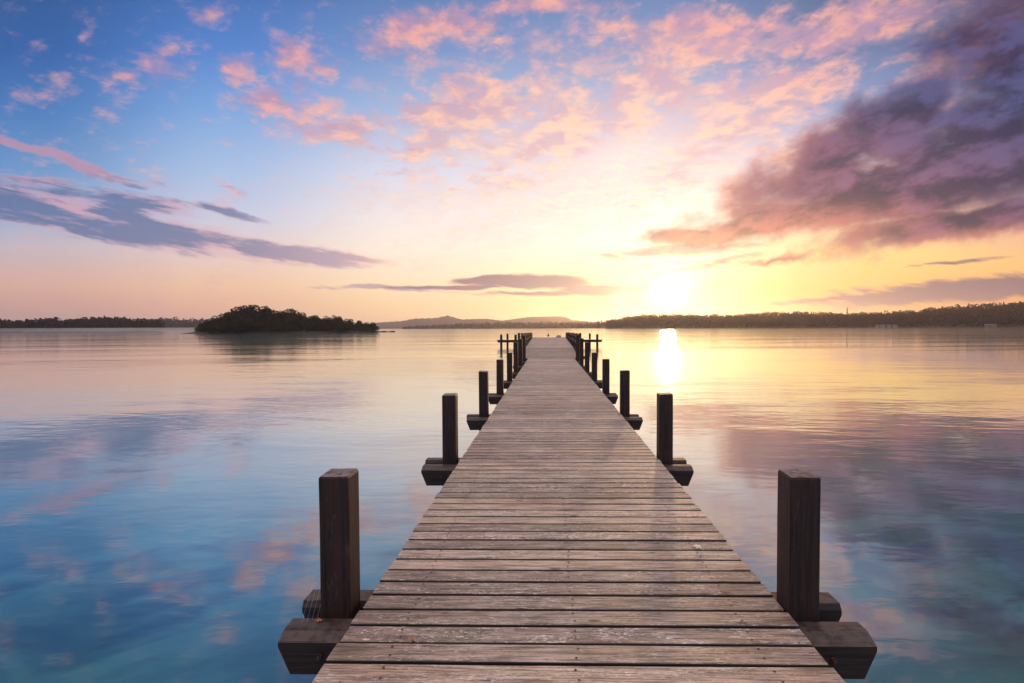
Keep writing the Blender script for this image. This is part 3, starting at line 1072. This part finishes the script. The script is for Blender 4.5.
p_right = [(598, 321), (620, 319), (625, 316.5), (645, 314), (690, 314.3), (726, 314.7), (757, 312.5), (798, 311.3), (825, 312.7), (847, 313.5), (880, 312.3),
           (904, 310.5), (922, 309.5), (926, 307.5), (959, 305.3), (989, 303), (1024, 301), (1120, 297), (1300, 300)]
_, w = shore('right_shore', 'right_shore_wood', p_right, 980, 300, 12, 606, 1180, 1.7, 9, M_far_wood, 1, .25)
tag(w, 'long dark wooded ridge along the right shore under the sunrise', 'wood', kind='stuff')
p_mid = [(400, 327.2), (440, 325), (470, 323), (500, 321.5), (540, 321.8), (560, 321), (590, 321.5), (606, 319), (640, 319.5)]
_, w = shore('middle_shore', 'middle_shore_wood', p_mid, 1500, 120, 13, 402, 640, 1.8, 3, M_far_wood, 2, .4, 1.6)
tag(w, 'hazy tree line on the far shore straight beyond the pier', 'wood', kind='stuff')
p_left = [(-160, 322), (-40, 321), (0, 321), (15, 323), (30, 321.5), (50, 319.3), (62, 320), (72, 322), (80, 319.6), (100, 317.5), (125, 318.2), (133, 321), (150, 319.5), (158, 320.5)]
_, w = shore('left_shore', 'left_shore_wood', p_left, 640, 60, 10, -160, 158, 2.2, 4, M_far_wood, 3, .15, 1.0, 60)
tag(w, 'dark tree line along the near left shore', 'wood', kind='stuff')
p_left2 = [(120, 321), (150, 319), (158, 317.5), (170, 316.6), (180, 318), (240, 318.5), (300, 321), (350, 325), (376, 327.5)]
_, w = shore('left_far_shore', 'left_far_shore_wood', p_left2, 1250, 160, 14, 110, 376, 2.0, 4, M_far_wood, 4, .2, 1.5)
tag(w, 'hazy blue-grey wood on the far shore behind the left end of the island', 'wood', kind='stuff')


def hill(name, pf, dist, depth, x0, x1):
    m_ = MB(); nx = 90
    for i in range(nx + 1):
        x = x0 + (x1 - x0) * i / nx
        H = max(1, (hz(x) - prof_y(pf, x)) / FPX * (dist + depth) * math.cos(math.atan((x - CX) / FPX))) + 1.5 * math.sin(i * 1.9) + 1.0 * math.sin(i * 4.3)
        for t in (0, .1, .5, .8, 1.0, 1.6):
            p = bearing(x, dist + depth * t)
            z = H * (math.sin(min(1, t) * math.pi / 2)) ** .8 if t > 0 else -1
            if t > 1: z = H * .3
            m_.v.append((p.x, p.y, z)); m_.a.append(0)
    for i in range(nx):
        for j in range(5):
            a = i * 6 + j
            m_.f.append((a, a + 1, a + 7, a + 6))
    return tag(m_.build(name, M_far_wood, None, True), kind='structure')


p_hill = [(360, 325), (380, 322), (402, 320.7), (414, 318.3), (436, 317.6), (448, 315), (461, 319), (487, 318.3), (504, 320.5), (520, 322)]
hill('distant_hill', p_hill, 2900, 600, 350, 525)
p_hill2 = [(490, 323), (504, 320), (516, 318.4), (529, 316.6), (560, 316), (567, 317), (572, 319.5), (600, 322)]
hill('distant_plateau_hill', p_hill2, 3700, 500, 490, 610)

# spire-topped mast over the right wood
sp_ = bearing(847, 1230)
m_ = MB(); m_.tube([(0, 0, 0), (0, 0, 30), (0, 0, 37), (0, 0, 42)], [1.6, 1.4, 1.0, .2], 8)
o = m_.build('church_tower', plain('tower_stone', (0.2, 0.16, 0.13), .9)); o.location = (sp_.x, sp_.y, 0)
tag(o, 'slim pointed tower sticking up above the wooded right ridge', 'tower')

# small white buildings on the right waterfront
M_wall = plain('white_render', (0.27, 0.24, 0.23), .8, .05)
M_roof = plain('slate_roof', (0.12, 0.10, 0.10), .8, .2)
M_glass = plain('dark_pane', (0.02, 0.025, 0.03), .2, .1)
labs = [(877.5, 6, 'leftmost small white house of the waterfront cluster below the wooded ridge'),
        (883, 9, 'long low white house second from left in the waterfront cluster'),
        (889, 6.5, 'white waterfront house second from right in the cluster of four'),
        (895, 8, 'rightmost white house of the waterfront cluster of four'),
        (987, 7, 'small white house at the foot of the high wooded slope, near right edge'),
        (993.5, 9, 'wider white house beside the small one, closest to the right edge')]
for x, wd, lb in labs:
    p = bearing(x, 968)
    root = link('lakeside_house', None, None, (p.x, p.y, 1.0))
    root.rotation_euler = (0, 0, -math.atan2(p.x, p.y))
    root.scale = (.75, .75, .62)
    tag(root, lb, 'house', 'white houses on the right shore')
    b = MB(); b.box(-wd / 2, wd / 2, 0, 6, -2.5, 2.8); b.build('wall', M_wall, root)
    b = MB(); b.prism_y([(0, 0)], 0, 0) if False else None
    rf = MB(); b0 = [(-wd / 2 - .4, -.5, 2.8), (wd / 2 + .4, -.5, 2.8), (wd / 2 + .4, 6.5, 2.8), (-wd / 2 - .4, 6.5, 2.8), (-wd / 2 - .4, 3, 5.2), (wd / 2 + .4, 3, 5.2)]
    rf.v = b0; rf.a = [0] * 6; rf.f = [(0, 1, 5, 4), (2, 3, 4, 5), (0, 4, 3), (1, 2, 5), (3, 2, 1, 0)]
    rf.build('roof', M_roof, root)
    for q in (-1, 1):
        wn = MB(); wn.box(q * wd * .25 - .6, q * wd * .25 + .6, -.06, -.003, .6, 1.9); wn.build('window', M_glass, root)

# ------------------------------------------------------------------ air
HAZE = True
if HAZE:
    hm = bpy.data.materials.new('haze')
    hm.use_nodes = True
    ht = hm.node_tree; ht.nodes.clear()
    hg = G(ht)
    pv = hg.new('ShaderNodeVolumePrincipled')
    pv.inputs['Color'].default_value = (1.0, 0.86, 0.80, 1)
    pv.inputs['Density'].default_value = 0.00013
    pv.inputs['Anisotropy'].default_value = 0.75
    ho = hg.new('ShaderNodeOutputMaterial')
    ht.links.new(pv.outputs[0], ho.inputs['Volume'])
    hb = MB(); hb.box(-14500, 14500, -3500, 16500, -4, 160)
    o = hb.build('haze', hm)
    fix_normals(o)
    tag(o, kind='stuff')

# morning mist lying on the water before the left shore
mm = bpy.data.materials.new('mist'); mm.use_nodes = True
mt = mm.node_tree; mt.nodes.clear(); mg = G(mt)
pv = mg.new('ShaderNodeVolumePrincipled')
pv.inputs['Color'].default_value = (1, 1, 1, 1); pv.inputs['Density'].default_value = 0.0022; pv.inputs['Anisotropy'].default_value = 0.3
mo = mg.new('ShaderNodeOutputMaterial'); mt.links.new(pv.outputs[0], mo.inputs['Volume'])
mb = MB(); mb.box(-620, -190, 330, 480, .25, 3.2)
o = mb.build('mist', mm); fix_normals(o)
tag(o, kind='stuff')

# ------------------------------------------------------------------ render settings
sc.render.engine = 'CYCLES'
sc.view_settings.view_transform = 'Standard'
sc.view_settings.look = 'None'
sc.view_settings.exposure = 0
sc.view_settings.gamma = 1
sc.view_settings.use_curve_mapping = False
cy = sc.cycles
cy.use_denoising = True
try:
    cy.denoiser = 'OPENIMAGEDENOISE'
    cy.denoising_input_passes = 'RGB_ALBEDO_NORMAL'
except Exception:
    pass
cy.max_bounces = 6
cy.diffuse_bounces = 2
cy.glossy_bounces = 3
cy.volume_bounces = 1
cy.transparent_max_bounces = 4
cy.caustics_reflective = False
cy.caustics_refractive = False
cy.sample_clamp_indirect = 6
cy.sample_clamp_direct = 0
